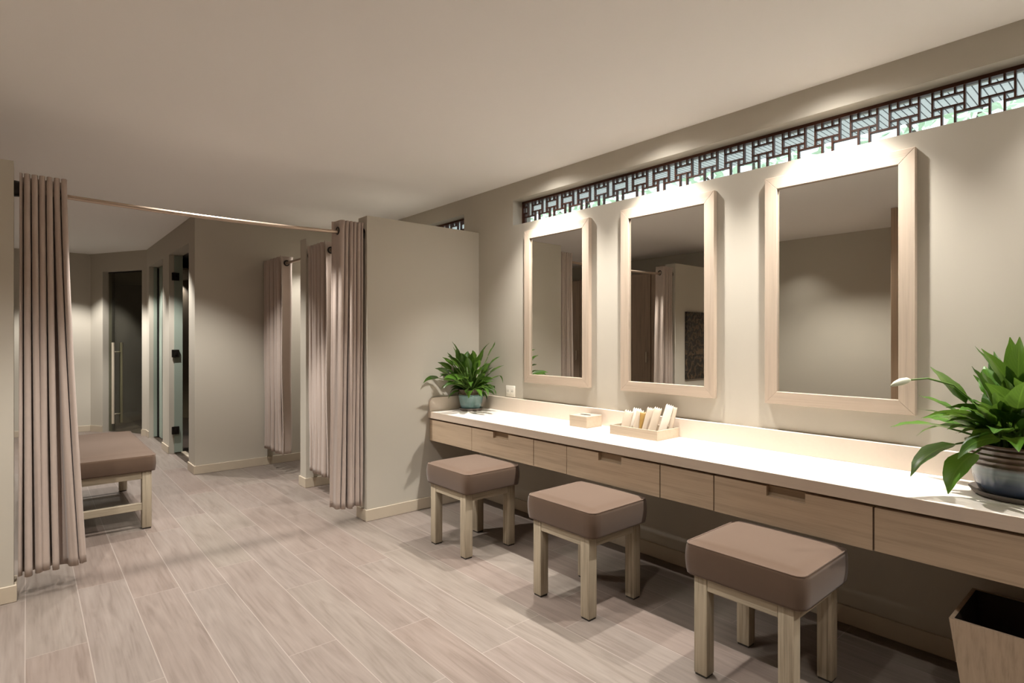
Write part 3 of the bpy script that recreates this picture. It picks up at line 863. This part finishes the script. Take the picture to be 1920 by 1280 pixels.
packet(-1.925, 2.800, fc, .28, .28, .045, .178, .012, M['paper_w'], 'tallest white packet in the tray')
packet(-1.893, 2.832, fc, .22, .22, .024, .165, .010, M['paper'], 'slim cream packet at the right end of the tray')
b = NB(); packet(-1.965, 2.708, .1, 1.25, 0, .11, .05, .012, M['paper_w'], 'white folded packet lying at the front of the tray', zig=False)
packet(-2.06, 2.712, .1, 1.25, 0, .07, .045, .010, M['paper'], 'small cream packet lying at the front of the tray, left of the white folded one', zig=False)

po = empty('power_outlet', (-3.40, D, .918), 'white double power outlet on the wall above the backsplash', 'power outlet')
b = NB(); box(b, (-3.455, D - .009, .874), (-3.347, D - .0005, .963), .003, 2); pl = obj('plate', b, M['plate'], po, auto=40)
for x in (-3.428, -3.374):
    b = NB(); box(b, (x - .018, D - .0105, .898), (x + .018, D - .0085, .94), .001, 1); so = obj('socket', b, M['plate'], po)
    b = NB()
    for dx in (-.007, .007): box(b, (x + dx - .0012, D - .0112, .913), (x + dx + .0012, D - .0104, .926))
    obj('socket_slots', b, M['slot'], so, origin=WL[po.name])

# waste bin
def frustum(bm, r0, z0, r1, z1):
    lo = [bm.verts.new((x, y, z0)) for x, y in r0]; hi = [bm.verts.new((x, y, z1)) for x, y in r1]
    for i in range(4): bm.faces.new((lo[i], lo[(i + 1) % 4], hi[(i + 1) % 4], hi[i]))
    return lo, hi
def rect(x0, y0, x1, y1): return [(x0, y0), (x1, y0), (x1, y1), (x0, y1)]
wb = empty('waste_bin', (-.31, 2.67, 0), 'tapered oak waste bin under the counter at the right edge', 'waste bin')
bx0, by0, bx1, by1, bz = -.506, 2.475, -.13, 2.845, .345; tp, wt = .042, .013
b = NB(); lo, hi = frustum(b, rect(bx0 + tp, by0 + tp * .8, bx1 - tp, by1 - tp * .8), 0, rect(bx0, by0, bx1, by1), bz)
b.faces.new(lo[::-1])
i2 = [b.verts.new((x, y, bz)) for x, y in rect(bx0 + wt, by0 + wt, bx1 - wt, by1 - wt)]
for i in range(4): b.faces.new((hi[i], hi[(i + 1) % 4], i2[(i + 1) % 4], i2[i]))
obj('bin_body', b, M['bin'], wb)
b = NB(); lo, hi = frustum(b, rect(bx0 + tp + wt, by0 + tp * .8 + wt, bx1 - tp - wt, by1 - tp * .8 - wt), .012, rect(bx0 + wt, by0 + wt, bx1 - wt, by1 - wt), bz - .0005); b.faces.new(lo)
obj('bin_lining', b, M['bin_in'], wb)

# ------------------------------------------------------------------ things seen only in the mirrors
pic = empty('relief_panel', (XA + .012, -.53, .845), 'dark carved relief panel on the left partition, reflected in the middle mirror', 'picture')
b = NB(); box(b, (XA + .001, -.81, .845), (XA + .028, -.25, 1.665), .003, 1); obj('panel', b, M['art'], pic)
wr = empty('wardrobe', (-1.2, -.88, 0), 'full height timber cabinet at the right edge of the reflection in the nearest mirror', 'wardrobe')
b = NB(); box(b, (-1.70, YB + .013, 0), (-.75, -.378, ZC - .002)); obj('carcass', b, M['wardrobe'], wr)
for xa, xb in ((-1.698, -1.227), (-1.223, -.752)):
    b = NB(); box(b, (xa, -.377, .06), (xb, -.357, ZC - .004), .002, 1); dr = obj('door', b, M['wardrobe'], wr)
    xh = xb - .05 if xa < -1.5 else xa + .05
    b = NB(); box(b, (xh - .008, -.357, 1.0), (xh + .008, -.335, 1.25), .003, 1); obj('handle', b, M['chrome'], dr, origin=WL[wr.name])
for k in range(6):
    xa = -8.2 + k * .68
    lk = empty('locker', (xa + .34, YB + .25, 0), ['brown timber locker nearest the left partition', 'second brown timber locker from the left partition', 'third brown timber locker from the left partition', 'fourth brown timber locker from the left partition', 'fifth brown timber locker from the left partition', 'sixth brown timber locker from the left partition'][5 - k], 'locker', 'timber lockers beyond the curtain')
    b = NB(); box(b, (xa, YB + .002, 0), (xa + .675, YB + .45, 2.28)); obj('carcass', b, M['darkwood'], lk)
    b = NB(); box(b, (xa + .004, YB + .451, .06), (xa + .671, YB + .47, 2.27), .002, 1); dr = obj('door', b, M['darkwood'], lk)
    b = NB(); box(b, (xa + .60, YB + .47, 1.0), (xa + .615, YB + .49, 1.15), .002, 1); obj('handle', b, M['chrome'], dr, origin=WL[lk.name])

# ------------------------------------------------------------------ light
def spot(name, loc, power, size=92, blend=.35, col=(1., .95, .885), rad=.022, aim=None):
    l = bpy.data.lights.new(name, 'SPOT'); l.energy = power; l.spot_size = math.radians(size); l.spot_blend = blend; l.color = col; l.shadow_soft_size = rad
    o = bpy.data.objects.new(name, l); COL.objects.link(o); o.location = loc
    if aim: o.rotation_euler = (Vector(aim) - Vector(loc)).to_track_quat('-Z', 'Y').to_euler()
    return o
for x, p in ((-2.885, 330), (-1.962, 330), (-1.031, 330), (-.02, 135), (.9, 620)):  # unseen last lamp is boosted so the counter bounces light onto the ceiling
    spot('downlight', (x, 2.675, 2.555), p * .335, 96, .9)
    spot('downlight_spill', (x, 2.675, 2.555), p * .035, 164, 1.)
for x, p in ((-3.89, 140), (-2.95, 60), (-1.97, 35), (-1.03, 28), (.2, 30)):
    spot('downlight', (x, .93, 2.555), p, 96, .4)
spot('downlight', (-4.45, 2.45, 2.555), 60, 100, .4)
spot('downlight', (-5.70, 2.45, 2.555), 55, 100, .4)
spot('downlight', (-5.35, 1.05, 2.555), 100, 100, .6)
for x, y, p in ((-6.9, .78, 120), (-8.45, .78, 110), (-9.4, .4, 110)):
    spot('downlight', (x, y, 2.555), p, 100, .4)
spot('downlight', (-2.9, -1.0, 2.555), 18, 92, .8)
spot('downlight', (-2.3, -.30, 2.555), 110, 120, .6)  # added fill lamp out of view, brightens the left curtain and partition
spot('downlight', (-11.0, 1.9, 2.32), 14, 120, .5)  # added dim lamp, lifts the dark interior behind the angled glass door

w = bpy.data.worlds.new('sky'); sc.world = w; w.use_nodes = True
nt = w.node_tree; bg = nt.nodes['Background']
tc = nt.nodes.new('ShaderNodeTexCoord'); nz = nt.nodes.new('ShaderNodeTexNoise'); nz.inputs['Scale'].default_value = 4
nt.links.new(tc.outputs['Generated'], nz.inputs['Vector'])
rp = nt.nodes.new('ShaderNodeValToRGB'); rp.color_ramp.elements[0].color = (.68, .82, .95, 1); rp.color_ramp.elements[1].color = (.92, .97, 1, 1)
nt.links.new(nz.outputs['Fac'], rp.inputs[0]); nt.links.new(rp.outputs[0], bg.inputs[0]); bg.inputs[1].default_value = 1.5

# ------------------------------------------------------------------ camera
cd = bpy.data.cameras.new('camera'); cam = bpy.data.objects.new('camera', cd); COL.objects.link(cam)
cd.sensor_width = 36; cd.lens = 1058 / 1920 * 36; cd.shift_y = -4 / 1920; cd.clip_start = .02
cam.location = (0, 0, 1.33); cam.rotation_euler = (PI / 2, 0, math.asin(.7581426842623852))
sc.camera = cam

sc.view_settings.view_transform = 'Standard'; sc.view_settings.look = 'None'; sc.view_settings.gamma = 1; sc.view_settings.use_curve_mapping = False
sc.view_settings.exposure = 0.74
cy = sc.cycles
cy.use_denoising = True; cy.max_bounces = 10; cy.diffuse_bounces = 5; cy.glossy_bounces = 6; cy.transparent_max_bounces = 16
cy.sample_clamp_indirect = 4; cy.caustics_reflective = False; cy.caustics_refractive = False
